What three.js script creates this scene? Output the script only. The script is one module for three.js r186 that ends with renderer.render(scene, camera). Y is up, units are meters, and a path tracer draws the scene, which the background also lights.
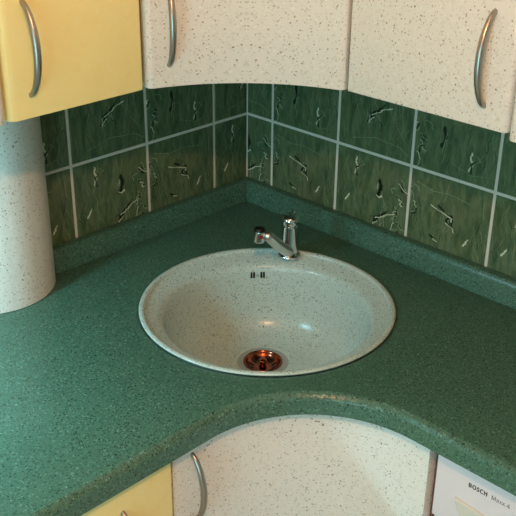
import * as THREE from 'three';
import { mergeGeometries, mergeVertices, toCreasedNormals } from 'three/addons/utils/BufferGeometryUtils.js';
import { FontLoader } from 'three/addons/loaders/FontLoader.js';
import { TextGeometry } from 'three/addons/geometries/TextGeometry.js';
import { RectAreaLightUniformsLib } from 'three/addons/lights/RectAreaLightUniformsLib.js';

// ---------------------------------------------------------------- camera, sky, lights, exposure
const scene = new THREE.Scene();
const camera = new THREE.PerspectiveCamera(30.6406, 1, 0.05, 30);
camera.position.set(1.5392, 1.7708, 1.5312);
camera.rotation.order = 'YXZ';
camera.rotation.set(-0.46409, 0.7743, 0.01087);

scene.background = new THREE.Color().setRGB(0.6, 0.93, 1.0);

RectAreaLightUniformsLib.init();
const WIN = { z: 2.5, x0: 0.8, x1: 2.1, y0: 0.45, y1: 1.75 };       // window in the wall behind the camera
const daylight = new THREE.RectAreaLight(new THREE.Color().setRGB(0.38, 0.92, 0.97), 3.2, WIN.x1 - WIN.x0 - 0.1, WIN.y1 - WIN.y0 - 0.1);
daylight.position.set((WIN.x0 + WIN.x1) / 2, (WIN.y0 + WIN.y1) / 2, WIN.z + 0.06);
daylight.lookAt(daylight.position.x, daylight.position.y, 0);
scene.add(daylight);

const STRIP = { x: 0.2, z0: 1.03, z1: 1.49, y: 1.305, color: new THREE.Color().setRGB(0.43, 0.90, 1.0), power: 76 }; // cool strip light under the wall cabinet past the left edge of the frame
const LAMP = [1.33, 2.07, 1.33];
const lampColor = new THREE.Color().setRGB(1.0, 0.51, 0.25), lampPower = 2.35;

const renderer = new THREE.WebGLRenderer({ antialias: true });
renderer.toneMapping = THREE.LinearToneMapping;
renderer.toneMappingExposure = 1.05;
renderer.shadowMap.enabled = true;

// ---------------------------------------------------------------- helpers
let seed = 7;
const rnd = () => { seed = (seed * 1664525 + 1013904223) >>> 0; return seed / 4294967296; };
const taken = {};
function numbered(n) { const k = taken[n] = (taken[n] ?? -1) + 1; return k ? n + '_' + String(k).padStart(3, '0') : n; }
function shade(o) { o.castShadow = true; o.receiveShadow = true; return o; }
function obj(name, geo, mat, parent) {
  const m = shade(new THREE.Mesh(Array.isArray(geo) ? merge(geo) : geo, mat));
  m.name = parent ? name : numbered(name);
  (parent ?? scene).add(m);
  return m;
}
function merge(list) { return mergeGeometries(list.map((g) => (g.index ? g.toNonIndexed() : g))); }
function thing(name, label, category, pos = [0, 0, 0], group) {
  const o = new THREE.Group(); o.name = numbered(name); o.position.set(...pos); scene.add(o);
  return tag(o, label, category, group);
}
function tag(o, label, category, group) { o.userData = { label, category }; if (group) o.userData.group = group; return o; }
function struct(name, geo, mat, label, category) { const m = obj(name, geo, mat); m.name = name; m.userData = { kind: 'structure', label, category }; return m; }
// texture coordinates in metres, from the side each face points to
function metric(g, off = [0, 0]) {
  g = g.index ? g.toNonIndexed() : g;
  const p = g.attributes.position, uv = new Float32Array(p.count * 2), a = new THREE.Vector3(), b = new THREE.Vector3(), c = new THREE.Vector3();
  for (let i = 0; i < p.count; i += 3) {
    a.fromBufferAttribute(p, i); b.fromBufferAttribute(p, i + 1); c.fromBufferAttribute(p, i + 2);
    const n = b.clone().sub(a).cross(c.clone().sub(a)); const X = Math.abs(n.x), Y = Math.abs(n.y), Z = Math.abs(n.z);
    for (let k = 0; k < 3; k++) {
      const v = k === 0 ? a : k === 1 ? b : c;
      const [s, t] = Y >= X && Y >= Z ? [v.x, v.z] : X >= Z ? [v.z, v.y] : [v.x, v.y];
      uv[(i + k) * 2] = s + off[0]; uv[(i + k) * 2 + 1] = t + off[1];
    }
  }
  g.setAttribute('uv', new THREE.BufferAttribute(uv, 2));
  return g;
}
function box(x0, x1, y0, y1, z0, z1) { const g = new THREE.BoxGeometry(x1 - x0, y1 - y0, z1 - z0); g.translate((x0 + x1) / 2, (y0 + y1) / 2, (z0 + z1) / 2); return metric(g); }
// a plan outline (x, z) raised from y0 to y1
function raise(shape, y0, y1, bevel = 0, seg = 3, curve = 24, keep = true) {
  const h = y1 - y0;
  const g = new THREE.ExtrudeGeometry(shape, { depth: h - 2 * bevel, bevelEnabled: bevel > 0, bevelSize: bevel, bevelThickness: bevel, bevelOffset: keep ? -bevel : 0, bevelSegments: seg, curveSegments: curve });
  const p = g.attributes.position;
  for (let i = 0; i < p.count; i++) p.setXYZ(i, p.getX(i), y0 + bevel + p.getZ(i), p.getY(i));
  for (let i = 0; i < p.count; i += 3) {
    const x = p.getX(i + 1), y = p.getY(i + 1), z = p.getZ(i + 1);
    p.setXYZ(i + 1, p.getX(i + 2), p.getY(i + 2), p.getZ(i + 2)); p.setXYZ(i + 2, x, y, z);
  }
  g.deleteAttribute('normal'); g.deleteAttribute('uv');
  const q = toCreasedNormals(mergeVertices(g, 1e-5), 0.62);
  return metric(q);
}
function plan(points) { const s = new THREE.Shape(); points.forEach(([x, z], i) => (i ? s.lineTo(x, z) : s.moveTo(x, z))); s.closePath(); return s; }
function arcPts(cx, cz, r, a0, a1, n) { return Array.from({ length: n + 1 }, (_, i) => { const a = a0 + (a1 - a0) * i / n; return [cx + r * Math.cos(a), cz + r * Math.sin(a)]; }); }
function lathe(pts, seg = 64, smooth = true) {
  const g = new THREE.LatheGeometry(pts.map(([r, y]) => new THREE.Vector2(r, y)), seg);
  return smooth ? g : toCreasedNormals(g, 0.6);
}
function sweep(points, radius, seg = 28, sides = 12) {       // round bar along a curve with its own thickness at every point
  const curve = new THREE.CatmullRomCurve3(points.map((q) => new THREE.Vector3(...q)));
  const g = new THREE.TubeGeometry(curve, seg, 1, sides, false), p = g.attributes.position, c = new THREE.Vector3();
  for (let i = 0; i <= seg; i++) {
    const q = curve.getPointAt(i / seg), r = radius(i / seg);
    for (let k = 0; k <= sides; k++) { const j = i * (sides + 1) + k; c.fromBufferAttribute(p, j).sub(q).multiplyScalar(r).add(q); p.setXYZ(j, c.x, c.y, c.z); }
  }
  const caps = [0, 1].map((t) => { const s = new THREE.SphereGeometry(radius(t), sides, 8); const q = curve.getPointAt(t); s.translate(q.x, q.y, q.z); return s.toNonIndexed(); });
  g.computeVertexNormals();
  return mergeGeometries([g.toNonIndexed(), ...caps]);
}

// ---------------------------------------------------------------- textures
function canvasTex(w, h, paint, size, srgb = true) {
  const c = document.createElement('canvas'); c.width = w; c.height = h; paint(c.getContext('2d'), w, h);
  const t = new THREE.CanvasTexture(c); if (srgb) t.colorSpace = THREE.SRGBColorSpace;
  t.wrapS = t.wrapT = THREE.RepeatWrapping; t.magFilter = THREE.LinearFilter;
  if (size) t.repeat.set(1 / size[0], 1 / size[1]);
  return t;
}
function blob(g, x, y, r, w, h) { // wrapped irregular speck
  for (const dx of [-w, 0, w]) for (const dy of [-h, 0, h]) {
    if (x + dx < -r * 2 || x + dx > w + r * 2 || y + dy < -r * 2 || y + dy > h + r * 2) continue;
    g.beginPath(); g.ellipse(x + dx, y + dy, r, r * (0.55 + 0.45 * ((x * 7.3) % 1)), (y * 3.7) % 3, 0, Math.PI * 2); g.fill();
  }
}
function speckle(base, specks, n = 1024) {
  return (g, w, h) => {
    g.fillStyle = base; g.fillRect(0, 0, w, h);
    for (const [count, r0, r1, cols] of specks) for (let i = 0; i < count; i++) { g.fillStyle = cols[Math.floor(rnd() * cols.length)]; blob(g, rnd() * w, rnd() * h, r0 + (r1 - r0) * rnd() * rnd(), w, h); }
  };
}
const greenTex = canvasTex(1024, 1024, speckle('rgb(72,110,94)', [
  [9000, 3, 6, ['rgba(54,88,74,.7)', 'rgba(60,96,80,.7)', 'rgba(86,128,110,.6)', 'rgba(76,116,100,.7)']],
  [7000, 2.2, 5, ['rgba(30,54,44,.9)', 'rgba(40,68,56,.9)', 'rgba(112,152,136,.8)']],
  [900, 2, 4, ['rgba(128,166,150,.7)', 'rgba(26,46,40,.9)']]]), [0.42, 0.42]);
const creamTex = canvasTex(1024, 1024, speckle('rgb(228,225,220)', [
  [3600, 3, 7, ['rgba(214,210,203,.7)', 'rgba(238,236,232,.7)', 'rgba(206,201,194,.6)']],
  [2200, 1.5, 3.8, ['rgba(180,170,154,.75)', 'rgba(190,181,165,.75)', 'rgba(172,166,158,.75)']],
  [760, 2.2, 5, ['rgba(140,124,104,.85)', 'rgba(126,116,108,.85)', 'rgba(156,138,114,.85)']]]), [0.4, 0.4]);
const graniteTex = canvasTex(1024, 1024, speckle('rgb(192,212,208)', [
  [8000, 2, 4.5, ['rgba(172,190,186,.85)', 'rgba(212,224,220,.85)', 'rgba(160,176,172,.8)']],
  [5000, 1.5, 3.4, ['rgba(138,142,138,.8)', 'rgba(152,154,150,.8)', 'rgba(214,214,210,.8)']],
  [1900, 1.8, 3.8, ['rgba(88,98,94,.9)', 'rgba(104,108,104,.9)']]]), [0.4, 0.4]);
const yellowTex = canvasTex(256, 256, speckle('rgb(246,230,160)', [[500, 4, 14, ['rgba(247,232,166,.5)', 'rgba(244,227,154,.5)', 'rgba(246,229,158,.5)']]]), [0.3, 0.3]);
const plasterTex = canvasTex(512, 512, speckle('rgb(192,190,188)', [[2500, 3, 10, ['rgba(186,184,182,.6)', 'rgba(198,196,194,.6)']]]), [0.5, 0.5]);
const floorTex = canvasTex(512, 512, speckle('rgb(206,200,190)', [[2500, 3, 12, ['rgba(198,192,182,.5)', 'rgba(212,206,198,.5)']]]), [0.6, 0.6]);

// printed marble on the wall tiles: two prints, 20 x 30 cm
function tilePaint(kind) {
  return (g, w, h) => {
    const M = w / 0.2, X = (u) => u * w, Y = (cm) => cm * 0.01 * M; // cm from the top edge
    g.fillStyle = 'rgb(102,120,86)'; g.fillRect(0, 0, w, h);
    for (let i = 0; i < 900; i++) {
      g.fillStyle = ['rgba(56,84,58,.22)', 'rgba(92,106,76,.2)', 'rgba(98,98,70,.18)', 'rgba(48,76,54,.22)', 'rgba(126,132,112,.16)'][i % 5];
      g.save(); g.translate(rnd() * w, rnd() * h); g.rotate(1.2 + rnd() * 0.7); g.beginPath(); g.ellipse(0, 0, 14 + rnd() * 70, 4 + rnd() * 16, 0, 0, 7); g.fill(); g.restore();
    }
    const line = (pts, width, col) => {
      g.strokeStyle = col; g.lineCap = 'round'; g.lineJoin = 'round';
      for (let i = 1; i < pts.length; i++) {
        const n = 6; let [px, py] = pts[i - 1];
        for (let k = 1; k <= n; k++) {
          const t = k / n, x = pts[i - 1][0] + (pts[i][0] - pts[i - 1][0]) * t + (k < n ? (rnd() - 0.5) * 0.014 : 0), y = pts[i - 1][1] + (pts[i][1] - pts[i - 1][1]) * t + (k < n ? (rnd() - 0.5) * 0.18 : 0);
          g.lineWidth = width * (0.5 + rnd()); g.beginPath(); g.moveTo(X(px), Y(py)); g.lineTo(X(x), Y(y)); g.stroke(); px = x; py = y;
        }
      }
    };
    const ink = 'rgba(16,26,18,.92)', white = 'rgba(214,216,192,.95)', pale = 'rgba(140,160,128,.6)';
    for (let i = 0; i < 46; i++) { const u = rnd(), y = rnd() * 26; line([[u, y], [u + (rnd() - 0.5) * 0.1, y + 2], [u + (rnd() - 0.5) * 0.14, y + 4 + rnd() * 3]], 2.5, i % 3 ? 'rgba(40,58,40,.6)' : pale); }
    const curve = (x, y, dx, dy, width, col) => { g.strokeStyle = col; g.lineWidth = width; g.lineCap = 'round'; g.beginPath(); g.moveTo(X(x), Y(y)); g.bezierCurveTo(X(x + dx * rnd() * 1.6), Y(y + dy * 0.2), X(x + dx * (rnd() - 0.4)), Y(y + dy * 0.7), X(x + dx * (0.5 + 0.5 * rnd())), Y(y + dy)); g.stroke(); };
    const crack = (u, y, s) => {
      line([[u + 0.12 * s, y - 2.2], [u + 0.03, y - 0.6], [u - 0.02, y + 0.6], [u - 0.1 * s, y + 2.2]], 9, ink);
      line([[u + 0.05, y - 0.8], [u - 0.06 * s, y + 0.4], [u - 0.05 * s, y + 1.6]], 11, ink);
      for (let i = 0; i < 7; i++) curve(u + (rnd() - 0.5) * 0.2, y + (rnd() - 0.5) * 3.4, (rnd() - 0.5) * 0.16, 0.8 + rnd() * 1.4, 2 + rnd() * 3, i % 2 ? 'rgba(20,30,22,.8)' : 'rgba(168,176,152,.75)');
      line([[u + 0.22 * s, y - 1.9], [u + 0.1 * s, y - 1.1], [u + 0.05, y - 0.3], [u - 0.05 * s, y + 0.5]], 5.5, white);
      line([[u - 0.02, y + 1.1], [u - 0.08 * s, y + 1.9], [u - 0.09 * s, y + 2.7]], 5, white);
    };
    const fork = (u, y) => { line([[u + 0.01, y], [u, y + 1.2], [u + 0.03, y + 2.4], [u - 0.01, y + 4]], 8, white); line([[u + 0.06, y + 1.6], [u + 0.01, y + 2.6], [u + 0.02, y + 4.4]], 7, ink); line([[u + 0.07, y + 0.4], [u + 0.12, y + 1.4], [u + 0.05, y + 2]], 4, pale); };
    const curls = (u, y, n, s) => {
      for (let i = 0; i < n * 2; i++) {
        const yy = y + i * 1.05 + rnd() * 0.7, uu = u + (rnd() - 0.5) * 0.1, d = (rnd() < 0.5 ? -1 : 1) * (0.04 + rnd() * 0.09);
        if (i % 2) curve(uu + 0.01, yy + 0.25, d * 0.7, 0.9 + rnd() * 0.8, 5 + rnd() * 5, ink);
        curve(uu, yy, d, 0.6 + rnd() * 1.6, 3 + rnd() * 3.5, i % 3 === 1 ? white : 'rgba(150,172,140,.8)');
      }
    };
    for (let i = 0; i < 26; i++) curve(rnd(), rnd() * 28, (rnd() - 0.5) * 0.16, 1 + rnd() * 3, 1.5 + rnd() * 2.5, i % 3 ? 'rgba(30,44,32,.7)' : 'rgba(150,166,138,.6)');
    const slash = (u, y) => line([[u + 0.035, y - 0.9], [u, y + 0.3], [u - 0.025, y + 0.9]], 7, white);
    if (kind === 0) {
      fork(0.27, 1.4); crack(0.64, 13.8, 1); slash(0.17, 11.5);
      line([[0.62, 5], [0.64, 7], [0.6, 9]], 16, ink); line([[0.58, 8.8], [0.62, 9.2], [0.66, 8.7]], 6, white); line([[0.6, 6], [0.59, 7.5]], 4, white);
      curls(0.88, 3.4, 6, 1);
      crack(0.5, 21, 1); line([[0.2, 28], [0.5, 26.5], [0.85, 27], [0.97, 28.4]], 4, pale); line([[0.75, 20], [0.8, 23], [0.93, 26]], 3, pale);
    } else {
      crack(0.5, 8.6, -1); slash(0.74, 12.6); line([[0.08, 2.5], [0.3, 3.6], [0.5, 3.2], [0.75, 3.8]], 4, pale); curls(0.05, 3, 3, -1);
      line([[0.12, 6], [0.16, 9], [0.1, 12.5]], 4, 'rgba(36,52,36,.7)'); line([[0.9, 7], [0.86, 10], [0.9, 13]], 4, 'rgba(36,52,36,.7)'); line([[0.3, 13.6], [0.36, 14.2]], 8, ink); line([[0.34, 14.2], [0.4, 14.6]], 5, white);
      curls(0.07, 19.2, 5, -1); line([[0.36, 20], [0.38, 22], [0.34, 24]], 14, ink); line([[0.4, 21], [0.37, 23], [0.36, 25.4]], 4, 'rgba(150,172,140,.8)');
      fork(0.7, 23.6); line([[0.5, 27], [0.7, 28.4], [0.95, 27.6]], 3, pale);
    }
  };
}
const tileTex = [0, 1].map((k) => canvasTex(512, 768, tilePaint(k)));

// ---------------------------------------------------------------- materials
const S = (o) => new THREE.MeshStandardMaterial(o), Ph = (o) => new THREE.MeshPhysicalMaterial(o);
const mat = {
  plaster: S({ map: plasterTex, roughness: 0.9 }),
  ceiling: S({ color: 0xe8e4da, roughness: 0.95 }),
  floor: S({ map: floorTex, roughness: 0.5 }),
  grout: S({ color: 0xdcd6cc, roughness: 0.9 }),
  tile: tileTex.map((t) => Ph({ map: t, roughness: 0.28, specularIntensity: 0.6 })),
  green: S({ map: greenTex, roughness: 0.3 }),
  cream: S({ map: creamTex, roughness: 0.5 }),
  granite: S({ map: graniteTex, roughness: 0.24 }),
  yellow: S({ map: yellowTex, roughness: 0.45 }),
  carcass: S({ color: 0x8a7a66, roughness: 0.7 }),
  edge: S({ color: 0x6e4a38, roughness: 0.6 }),
  satin: S({ color: 0xa8a29a, metalness: 1, roughness: 0.32 }),
  chrome: S({ color: 0xdadada, metalness: 1, roughness: 0.12 }),
  satinChrome: S({ color: 0xd2d2ce, metalness: 1, roughness: 0.34 }),
  dark: S({ color: 0x2a2422, metalness: 0.6, roughness: 0.3 }),
  copper: S({ color: 0x9a5038, metalness: 1, roughness: 0.2 }),
  steel: S({ color: 0xb9bab6, metalness: 0.6, roughness: 0.4 }),
  black: S({ color: 0x0c0c0c, roughness: 0.6 }),
  red: S({ color: 0x8e2020, roughness: 0.35 }),
  white: S({ color: 0xe6dae0, roughness: 0.3 }),
  beige: S({ color: 0xdad3c8, roughness: 0.3 }),
  ink: S({ color: 0x101014, roughness: 0.5 }),
  inkGrey: S({ color: 0x706a70, roughness: 0.5 }),
  frame: S({ color: 0xeeeeea, roughness: 0.4 }),
  pane: Ph({ color: 0xffffff, transmission: 1, thickness: 0, roughness: 0, ior: 1.5 }),
  strip: S({ color: 0xf4f8f8, emissive: new THREE.Color().setRGB(0.7, 1, 0.98), emissiveIntensity: 2, roughness: 0.5 }),
  globe: S({ color: 0xfff4e0, emissive: new THREE.Color().setRGB(1, 0.7, 0.42), emissiveIntensity: 1.5, roughness: 0.4 }),
};

// ---------------------------------------------------------------- the room
const RX = 3.0, RZ = WIN.z, RY = 2.6, T = 0.12, WF = -0.006;
struct('floor', box(-T, RX + T, -0.1, 0, -T, RZ + T), mat.floor, 'pale kitchen floor', 'floor');
struct('ceiling', box(-T, RX + T, RY, RY + 0.1, -T, RZ + T), mat.ceiling, 'pale plain ceiling', 'ceiling');
const wallLeft = struct('wall_left', box(-T, WF, 0, RY, -T, RZ + T), mat.plaster, 'wall with green marbled tiles under the yellow cabinet', 'wall');
const wallRight = struct('wall_right', box(WF, RX + T, 0, RY, -T, WF), mat.plaster, 'wall with green marbled tiles behind the tap on its right', 'wall');
struct('wall_front', [box(WF, WIN.x0, 0, RY, RZ, RZ + T), box(WIN.x1, RX + T, 0, RY, RZ, RZ + T), box(WIN.x0, WIN.x1, 0, WIN.y0, RZ, RZ + T), box(WIN.x0, WIN.x1, WIN.y1, RY, RZ, RZ + T)], mat.plaster, 'pale wall with the window, facing the right tiled wall', 'wall');
struct('wall_far', box(RX, RX + T, 0, RY, WF, RZ), mat.plaster, 'pale plain wall facing the yellow cabinets', 'wall');
{
  const { x0, x1, y0, y1 } = WIN, f = 0.05, z0 = RZ + 0.075, z1 = RZ + 0.115;
  const w = struct('window_1', [box(x0, x0 + f, y0, y1, z0, z1), box(x1 - f, x1, y0, y1, z0, z1), box(x0 + f, x1 - f, y0, y0 + f, z0, z1), box(x0 + f, x1 - f, y1 - f, y1, z0, z1)], mat.frame, 'white framed kitchen window', 'window');
  const a = obj('pane', box(x0 + f, x1 - f, y0 + f, y1 - f, z0 + 0.022, z0 + 0.026), mat.pane, w); a.castShadow = false;
}
// wall tiles: bevelled slabs 20 x 30 cm, joints 6 mm, one horizontal joint at 1.07 m
const JOINT = 1.07, GAP = 0.006;
function tileGeo(w, u0, u1) { // in its own plane: s right, t up, out along +z
  const h = 0.3 - GAP, b = 0.0018, d = 0.005;
  const ring = (i, z) => [[i, i, z], [w - i, i, z], [w - i, h - i, z], [i, h - i, z]];
  const A = ring(0, -d), B = ring(0, -b), C = ring(b, 0), pos = [], uv = [];
  const quad = (...q) => { for (const k of [0, 1, 2, 0, 2, 3]) { pos.push(...q[k]); uv.push(u0 + (u1 - u0) * q[k][0] / w, q[k][1] / h); } };
  quad(...C);
  for (let k = 0; k < 4; k++) { const n = (k + 1) % 4; quad(A[k], A[n], B[n], B[k]); quad(B[k], B[n], C[n], C[k]); }
  const g = new THREE.BufferGeometry(); g.setAttribute('position', new THREE.Float32BufferAttribute(pos, 3)); g.setAttribute('uv', new THREE.Float32BufferAttribute(uv, 2)); g.computeVertexNormals();
  return g;
}
function tiles(wall, first, count, side) {
  const full = tileGeo(0.2 - GAP, 0, 1), cache = {};
  for (let c = -1; c < count; c++) for (let r = 0; r < 2; r++) {
    const w = c < 0 ? first - GAP / 2 - 0.001 : 0.2 - GAP, start = c < 0 ? 0.001 : first + c * 0.2 + GAP / 2;
    // on the left wall the tile's own right edge points to the corner
    const g = c >= 0 ? full : (cache[0] ??= side < 0 ? tileGeo(w, 0, w / 0.2) : tileGeo(w, 1 - w / 0.2, 1));
    const kind = side < 0 ? (c < 0 ? 0 : (c + 1) % 2) : (c < 0 ? 0 : (c + 1) % 2);
    const m = obj('tile', g, mat.tile[kind], wall), y = JOINT - 0.3 + r * 0.3 + GAP / 2;
    if (side < 0) { m.rotation.y = Math.PI / 2; m.position.set(0, y, start + w); } else m.position.set(start, y, 0);
  }
}
tiles(wallLeft, 0.1076, 8, -1);
tiles(wallRight, 0.0826, 7, 1);
obj('grout', box(WF - 0.001, -0.0016, 0.77, 1.37, -0.0016, 1.705), mat.grout, wallLeft);
obj('grout', box(-0.0016, 1.48, 0.77, 1.37, WF - 0.001, -0.0016), mat.grout, wallRight);

// ceiling lamp behind the camera
{
  const t = thing('ceiling_lamp', 'round glowing globe lamp hanging from the ceiling', 'lamp', [LAMP[0], RY, LAMP[2]]);
  obj('base', lathe([[0, -0.002], [0.07, -0.002], [0.07, -0.03], [0.045, -0.055], [0, -0.055]], 32, false), mat.frame, t);
  const s = new THREE.SphereGeometry(0.06, 32, 20); s.translate(0, LAMP[1] - RY, 0);
  obj('globe', s, mat.globe, t).castShadow = false;
  const rod = new THREE.CylinderGeometry(0.006, 0.006, RY - LAMP[1] - 0.15, 10); rod.translate(0, (LAMP[1] - RY - 0.04) / 2 + 0.0, 0); obj('rod', rod, mat.frame, t);
  const l = new THREE.PointLight(lampColor, lampPower, 0, 2); l.position.set(0, LAMP[1] - RY, 0); l.castShadow = true; l.shadow.radius = 1.2; t.add(l);
}

// strip light under the wall cabinet past the left edge
{
  const { x, z0, z1, y } = STRIP, t = thing('strip_light', 'slim white strip light under the cream wall cabinet at the far left', 'lamp', [x, 1.331, (z0 + z1) / 2]);
  const hl = (z1 - z0) / 2;
  obj('housing', box(-0.045, 0.045, -0.022, 0, -hl - 0.02, hl + 0.02), mat.frame, t);
  obj('diffuser', box(-0.03, 0.03, -0.027, -0.0221, -hl, hl), mat.strip, t).castShadow = false;
  const l = new THREE.RectAreaLight(STRIP.color, STRIP.power, 0.06, z1 - z0); l.position.set(0, -0.0285, 0); l.rotation.x = -Math.PI / 2; t.add(l);
}

// ---------------------------------------------------------------- worktop
const CY = 0.86, EX = 0.62, EZ = 0.465, ER = 0.232, SX = 0.425, SZ = 0.365;
{
    const s = new THREE.Shape();
  s.moveTo(0.001, 0.001); s.lineTo(1.5, 0.001); s.lineTo(1.5, EZ); s.lineTo(EX + ER, EZ); s.absarc(EX + ER, EZ + ER, ER, Math.PI * 1.5, Math.PI, true); s.lineTo(EX, 1.75); s.lineTo(0.001, 1.75); s.closePath();
  const hole = new THREE.Path(); hole.absarc(SX, SZ, 0.243, 0, Math.PI * 2, true); s.holes.push(hole);
  const slab = raise(s, CY - 0.04 - 0.015, CY, 0.015, 8, 40), sp = slab.attributes.position;
  for (let i = 0; i < sp.count; i++) if (sp.getY(i) < CY - 0.04) sp.setY(i, CY - 0.04); // rounded above, square below
  tag(obj('worktop', metric(toCreasedNormals(slab, 0.5)), mat.green), 'green speckled corner worktop with a concave front edge around the sink', 'worktop');
  const prof = [[0.001, 0.0005], [0.030, 0.0005], [0.030, 0.004], [0.0285, 0.012], [0.023, 0.034], [0.0205, 0.043], [0.017, 0.048], [0.012, 0.05], [0.001, 0.05]];
  const up = (a, b, mitre, leftSide) => {
    const pos = [], n = prof.length, at = (d, h, e) => { const s2 = e ? b : (mitre ? d : a); return leftSide ? [d, CY + h, s2] : [s2, CY + h, d]; };
    const tri = (p, q, r) => pos.push(...p, ...(leftSide ? q : r), ...(leftSide ? r : q));
    for (let i = 0; i < n; i++) { const [d0, h0] = prof[i], [d1, h1] = prof[(i + 1) % n]; tri(at(d0, h0, 0), at(d1, h1, 0), at(d1, h1, 1)); tri(at(d0, h0, 0), at(d1, h1, 1), at(d0, h0, 1)); }
    for (let i = 1; i < n - 1; i++) { tri(at(...prof[0], 1), at(...prof[i], 1), at(...prof[i + 1], 1)); tri(at(...prof[0], 0), at(...prof[i + 1], 0), at(...prof[i], 0)); }
    const g = new THREE.BufferGeometry(); g.setAttribute('position', new THREE.Float32BufferAttribute(pos.map((v) => -v).map((v) => -v), 3));
    return metric(toCreasedNormals(mergeVertices(g, 1e-6), 0.5));
  };
  tag(obj('upstand', up(0, 0.585, true, true), mat.green), 'green speckled upstand strip along the left tiled wall behind the sink', 'upstand');
  tag(obj('upstand', up(0.83, 1.75, false, true), mat.green), 'green speckled upstand strip beyond the half-round casing', 'upstand');
  tag(obj('upstand', up(0, 1.5, true, false), mat.green), 'green speckled upstand strip along the right tiled wall', 'upstand');
}

// ---------------------------------------------------------------- sink, drain, tap
const bowl = [[0.238, -0.03], [0.2405, -0.002], [0.2500, 0.0006], [0.2508, 0.0022], [0.2498, 0.0042], [0.247, 0.0050], [0.2432, 0.0047], [0.2408, 0.0035], [0.2398, 0.0008], [0.2385, -0.0012], [0.230, -0.0055], [0.217, -0.0115], [0.209, -0.0165], [0.2045, -0.022], [0.2025, -0.032], [0.199, -0.058], [0.194, -0.088], [0.1875, -0.114], [0.179, -0.135], [0.167, -0.1515], [0.151, -0.162], [0.133, -0.166], [0.117, -0.167], [0.09, -0.167], [0.08, -0.167], [0.0555, -0.1675], [0.0545, -0.168], [0.0535, -0.1695], [0.0405, -0.1695], [0.0400, -0.2]];
const DRAIN = [-0.046, -0.038];
{
  const t = thing('sink', 'round grey speckled granite sink set in the green worktop', 'sink', [SX, CY, SZ]);
  const g = lathe(bowl, 112); // texture laid in metres along and around the bowl
  const uv = g.attributes.uv, p = g.attributes.position;
  for (let i = 0; i < uv.count; i++) { const r = Math.hypot(p.getX(i), p.getZ(i)); if (p.getY(i) > -0.155 || r > 0.125) continue; const k = 1 - THREE.MathUtils.smoothstep(r, 0.055, 0.125); p.setX(i, p.getX(i) + DRAIN[0] * k); p.setZ(i, p.getZ(i) + DRAIN[1] * k); }
  g.computeVertexNormals();
  obj('bowl', metric(g), mat.granite, t);
  // overflow in the back of the bowl
  const az = Math.atan2(-0.131, -0.155), dir = [Math.cos(az), Math.sin(az)], side = [-dir[1], dir[0]];
  const yo = -0.038, ro = 0.2010;
  for (const k of [-2, -1, 1, 2]) {
    const s = new THREE.CapsuleGeometry(0.0022, 0.010, 4, 8); s.scale(1, 1, 0.5);
    const m = obj('overflow_slot', s, mat.black, t); const o = k * 0.0055 + Math.sign(k) * 0.0025;
    m.position.set(dir[0] * ro + side[0] * o, yo, dir[1] * ro + side[1] * o); m.rotation.set(0.2, Math.PI / 2 - az + Math.PI, 0, 'YXZ'); m.rotation.x = -0.2;
  }
  const sc = obj('overflow_screw', new THREE.SphereGeometry(0.003, 10, 8), mat.chrome, t); sc.position.set(dir[0] * ro, yo - 0.001, dir[1] * ro);
  // drain
  const ring = obj('drain_flange', lathe([[0.0535, -0.0022], [0.0525, -0.0008], [0.042, -0.0012], [0.0405, -0.0025]], 64), mat.steel, t); ring.position.set(DRAIN[0], -0.167, DRAIN[1]);
  const st = obj('strainer', lathe([[0.0412, -0.0022], [0.0408, 0.0005], [0.039, 0.0015], [0.037, 0.0005], [0.0355, -0.003], [0.031, -0.010], [0.022, -0.0145], [0, -0.0155]], 64), mat.copper, t); st.position.set(DRAIN[0], -0.167, DRAIN[1]);
  for (let k = 0; k < 12; k++) {
    const a = k / 12 * Math.PI * 2, s = new THREE.CapsuleGeometry(0.0033, 0.012, 4, 8); s.rotateZ(Math.PI / 2); s.scale(1, 0.4, 1); s.rotateZ(0.42);
    const m = obj('strainer_slot', s, mat.black, st); m.position.set(Math.cos(a) * 0.0268, -0.0118, Math.sin(a) * 0.0268); m.rotation.y = -a;
  }
  obj('knob', lathe([[0, -0.015], [0.008, -0.015], [0.006, -0.010], [0.0045, -0.005], [0.009, -0.0015], [0.0095, 0.001], [0.007, 0.0035], [0, 0.004]], 24), mat.copper, st);
}
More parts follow.
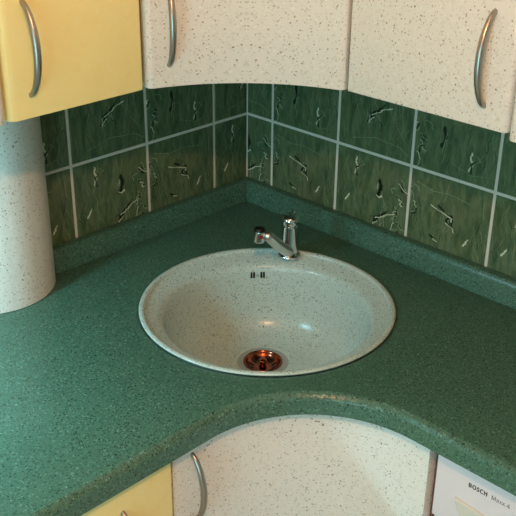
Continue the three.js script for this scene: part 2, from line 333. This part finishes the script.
{
  const bx = 0.303, bz = 0.170, by = CY - 0.0015;
  const t = thing('mixer_tap', 'small chrome mixer tap standing on the back rim of the sink', 'tap', [bx, by, bz]);
  obj('base', lathe([[0, -0.0005], [0.0245, -0.0005], [0.025, 0.003], [0.023, 0.006], [0.0185, 0.008], [0.0175, 0.012]], 32), mat.chrome, t);
  obj('body', lathe([[0.0178, 0.008], [0.0175, 0.070], [0.0165, 0.073], [0.0165, 0.076]], 32), mat.chrome, t);
  const lev = obj('lever', lathe([[0.0165, 0.076], [0.0192, 0.078], [0.0198, 0.086], [0.0180, 0.093], [0.012, 0.097], [0, 0.098]], 32), mat.chrome, t);
  obj('lever_handle', sweep([[0.0, 0.090, -0.002], [-0.006, 0.091, -0.012], [-0.012, 0.092, -0.022]], (u) => 0.0058 - 0.001 * u, 12, 10), mat.chrome, lev);
  // spout: rises over the bowl, ends in a turned-down nozzle
  const e = [0.315 - bx, 0.947 - by, 0.276 - bz], d = [e[0], e[1], e[2]];
  obj('spout', sweep([[0.006, 0.014, 0.010], [d[0] * 0.45 + 0.008, d[1] * 0.5, d[2] * 0.45], [d[0] + 0.012, d[1] - 0.004, d[2] - 0.014]], (u) => 0.0128 - 0.0016 * u, 20, 16), mat.satinChrome, t);
  const nz = obj('nozzle', lathe([[0, 0.016], [0.007, 0.016], [0.0105, 0.012], [0.0115, 0.006], [0.0115, -0.012], [0.0105, -0.016], [0.008, -0.0165], [0, -0.0155]], 24), mat.chrome, t);
  nz.position.set(...e);
  obj('nozzle_cap', lathe([[0.0112, 0.0085], [0.0118, 0.010], [0.0108, 0.0145], [0.007, 0.0172], [0, 0.0176]], 24), mat.dark, nz);
  const dot = new THREE.CylinderGeometry(0.0042, 0.0042, 0.002, 16); dot.rotateX(Math.PI / 2); dot.rotateY(1.05); dot.translate(0.0105, -0.001, 0.0058);
  obj('temperature_dot', dot, mat.red, nz);
}

// ---------------------------------------------------------------- cabinets
// bow handle standing on a door face: own y up, bulging along +z
const bowGeo = sweep([[0, -0.068, -0.001], [0, -0.062, 0.008], [0, -0.045, 0.0185], [0, -0.018, 0.026], [0, 0.018, 0.026], [0, 0.045, 0.0185], [0, 0.062, 0.008], [0, 0.068, -0.001]], (u) => 0.0040 + 0.0019 * Math.sin(Math.PI * u), 36, 14);
function handle(parent, x, y, z, turn) { const h = obj('handle', bowGeo, mat.satin, parent); h.position.set(x, y, z); h.rotation.y = turn; h.userData.label = 'bowed satin metal handle'; return h; }
// flat door: plan with softly rounded front edges
function slabPlan(a0, a1, front, thick, r, leftSide, r2 = r) {
  const q = [[a0, front - thick], [a0, front - r], ...arcPts(a0 + r, front - r, r, Math.PI, Math.PI / 2, 6).slice(1), ...arcPts(a1 - r2, front - r2, r2, Math.PI / 2, 0, 6), [a1, front - thick]];
  return plan(leftSide ? q.map(([s, d]) => [d, s]) : q);
}
const UP = 1.327, UT = 2.05, UD = 0.36;
function wallUnit(name, label, a0, a1, doorMat, leftSide, hAt, y0 = UP, r = 0.012, r2 = r, front = UD) {
  const t = thing(name, label, 'cabinet');
  obj('body', leftSide ? box(0.002, front - 0.024, y0 + 0.006, UT, a0 + 0.001, a1 - 0.001) : box(a0 + 0.001, a1 - 0.001, y0 + 0.006, UT, 0.002, front - 0.024), mat.carcass, t);
  const d = obj('door', raise(slabPlan(a0 + 0.0015, a1 - 0.0015, front, 0.022, r, leftSide, r2), y0, UT, 0.0025, 2), doorMat, t);
  if (hAt !== undefined) { if (leftSide) handle(d, front, y0 + 0.103, hAt, Math.PI / 2); else handle(d, hAt, y0 + 0.101, front, 0); }
  return t;
}
wallUnit('wall_cabinet', 'yellow wall cabinet left of the curved cream corner cabinet', 0.5935, 0.846, mat.yellow, true, 0.806, UP, 0.005, 0.014);
wallUnit('wall_cabinet', 'cream speckled wall cabinet at the far left beyond the yellow one', 0.8475, 1.5, mat.cream, true, undefined);
wallUnit('wall_cabinet', 'flat cream speckled wall cabinet with handle, right of the curved corner cabinet', 0.5915, 0.8905, mat.cream, false, 0.848, UP, 0.003, 0.008);
wallUnit('wall_cabinet', 'cream speckled wall cabinet cut off at the right edge', 0.891, 1.30, mat.cream, false, undefined, 1.318, 0.008);
const CC = 0.683, CR = 0.332;
{
  const t = thing('corner_wall_cabinet', 'cream speckled corner wall cabinet with an inward curved door', 'cabinet');
  const D = Math.PI / 180;
  obj('body', raise(plan([[0.002, 0.002], [0.589, 0.002], [0.589, 0.33], ...arcPts(CC, CC, CR + 0.026, 253.4 * D, 196.6 * D, 24), [0.33, 0.589], [0.002, 0.589]]), UP + 0.006, UT, 0, 1), mat.carcass, t);
  // door: outer arc, rounded ends
  const r = 0.011, outer = arcPts(CC, CC, CR, (253.8 - 1.8) * D, (196.3 + 1.8) * D, 36), inner = arcPts(CC, CC, CR + 0.022, 196.4 * D, 253.7 * D, 36);
  const endL = [], endR = [];
  for (let k = 1; k <= 6; k++) { const a = k / 6 * Math.PI / 2, al = (196.3 + 1.8 - 1.8 * Math.sin(a)) * D, ar = (253.8 - 1.8 + 1.8 * Math.sin(a)) * D, rr = CR + r * (1 - Math.cos(a)); endL.push([CC + rr * Math.cos(al), CC + rr * Math.sin(al)]); endR.unshift([CC + rr * Math.cos(ar), CC + rr * Math.sin(ar)]); }
  const d = obj('door', raise(plan([...endR, ...outer, ...endL, ...inner]), UP, UT, 0.0025, 2), mat.cream, t);
  const a = 202.8 * D; handle(d, CC + CR * Math.cos(a), UP + 0.105, CC + CR * Math.sin(a), Math.atan2(-Math.cos(a), -Math.sin(a)));
}
// half-round casing under the yellow cabinet
{
  const cx = -0.02, cz = 0.703, R = 0.1235, a = Math.acos((0.0012 - cx) / R);
  const t = obj('pipe_casing', raise(plan(arcPts(cx, cz, R, -a, a, 40)), CY + 0.0005, UP - 0.001, 0.001, 1), mat.cream);
  tag(t, 'cream speckled half-round casing standing on the worktop below the yellow cabinet', 'casing');
}
// base cabinets
const BT = 0.812, YX = 0.611, MZ = 0.44, BX = 0.604, BZ = 0.449, BR = 0.248, BCX = 0.852, BCZ = 0.697;
{
  const t = thing('base_cabinet', 'yellow base cabinet under the left run of the green worktop', 'cabinet');
  obj('body', box(0.01, YX - 0.024, 0.1, 0.818, 0.776, 1.35), mat.carcass, t);
  obj('plinth', box(0.01, YX - 0.06, 0, 0.1, 0.776, 1.35), mat.edge, t);
  const d = obj('door', raise(slabPlan(0.7735, 1.16, YX, 0.022, 0.004, true), 0.105, BT, 0.002, 2), mat.yellow, t);
  handle(d, YX, 0.702, 0.874, Math.PI / 2);
  const d2 = obj('door', raise(slabPlan(1.163, 1.35, YX, 0.022, 0.004, true), 0.105, BT, 0.002, 2), mat.yellow, t);
}
{
  const t = thing('corner_base_cabinet', 'cream speckled corner base cabinet with an inward curved door below the sink', 'cabinet');
  const D = Math.PI / 180, seamZ = 0.766, seamX = 0.8785, k = 0.022;
  obj('side_panel', box(0.03, BX - 0.03, 0.1, 0.818, 0.758, 0.774), mat.edge, t);
  obj('side_panel', box(0.880, 0.8865, 0.1, 0.818, 0.03, BZ - 0.02), mat.edge, t);
  obj('bottom_panel', box(0.03, BX - 0.06, 0.1, 0.118, 0.03, 0.758), mat.carcass, t);
  obj('plinth', box(0.03, BX - 0.09, 0, 0.1, 0.03, 0.774), mat.edge, t);
  const outer = [[seamX, BZ], ...arcPts(BCX, BCZ, BR, 270 * D, 180 * D, 48), [BX, seamZ]], inner = [[BX - k, seamZ], ...arcPts(BCX, BCZ, BR + k, 180 * D, 270 * D, 48), [seamX, BZ - k]];
  const d = obj('door', raise(plan([...outer, ...inner]), 0.105, BT, 0.002, 2), mat.cream, t);
  const a = 183 * D; handle(d, BCX + BR * Math.cos(a), 0.727, BCZ + 0.027, Math.PI / 2);
}
// washing machine
const font = await new FontLoader().loadAsync('fonts/droid/droid_sans_bold.typeface.json');
const fontThin = await new FontLoader().loadAsync('fonts/droid/droid_sans_regular.typeface.json').catch(() => font);
{
  const x0 = 0.888, x1 = 1.488, zf = MZ;
  const t = thing('washing_machine', 'white washing machine under the right run of the worktop', 'washing machine');
  obj('body', raise(plan([[x0, 0.03], [x1, 0.03], [x1, zf - 0.012], [x0, zf - 0.012]]), 0.02, 0.69, 0.004, 2), mat.white, t);
  obj('base', box(x0 + 0.03, x1 - 0.03, 0, 0.022, 0.05, zf - 0.04), mat.edge, t);
  obj('top_panel', raise(plan([[x0, 0.03], [x1, 0.03], [x1, zf - 0.006], [x0, zf - 0.006]]), 0.69, 0.815, 0.004, 2), mat.white, t);
  const panel = obj('control_panel', raise(plan([[x0 + 0.002, zf - 0.008], [x1 - 0.002, zf - 0.008], [x1 - 0.002, zf], [x0 + 0.002, zf]]), 0.672, 0.812, 0.003, 3), mat.white, t);
  const door = obj('porthole', lathe([[0.19, -0.005], [0.19, 0.012], [0.17, 0.022], [0.14, 0.02], [0.13, 0.004], [0, -0.002]], 48), mat.steel, t); door.rotation.x = Math.PI / 2; door.position.set((x0 + x1) / 2, 0.38, zf - 0.012);
  const txt = (s, f, size, x, y, m) => { const g = new TextGeometry(s, { font: f, size, depth: 0.0004, curveSegments: 4, bevelEnabled: false }); const o = obj('lettering', g, m, panel); o.position.set(x, y, zf - 0.0001); return g; };
  const g1 = txt('BOSCH', font, 0.0083, 0.9502, 0.7678, mat.ink); g1.computeBoundingBox(); g1.scale(0.0352 / g1.boundingBox.max.x, 1, 1);
  const g2 = txt('Maxx 4', fontThin, 0.0080, 0.9925, 0.7678, mat.inkGrey); g2.computeBoundingBox(); g2.scale(0.0335 / g2.boundingBox.max.x, 1, 1);
  // fin-shaped grip of the soap drawer
  const fin = new THREE.Shape(); fin.moveTo(0.9300, 0.7345); fin.quadraticCurveTo(0.960, 0.7335, 1.01, 0.728); fin.lineTo(1.06, 0.722); fin.quadraticCurveTo(1.075, 0.700, 1.06, 0.690); fin.lineTo(0.955, 0.690); fin.quadraticCurveTo(0.938, 0.708, 0.9300, 0.7345);
  const fg = new THREE.ExtrudeGeometry(fin, { depth: 0.003, bevelEnabled: true, bevelSize: 0.003, bevelOffset: -0.003, bevelThickness: 0.003, bevelSegments: 4, curveSegments: 12 });
  const grip = obj('soap_drawer_grip', fg, mat.beige, panel); grip.position.z = zf - 0.0005; grip.userData.label = 'pale fin-shaped drawer grip';
}

renderer.render(scene, camera);
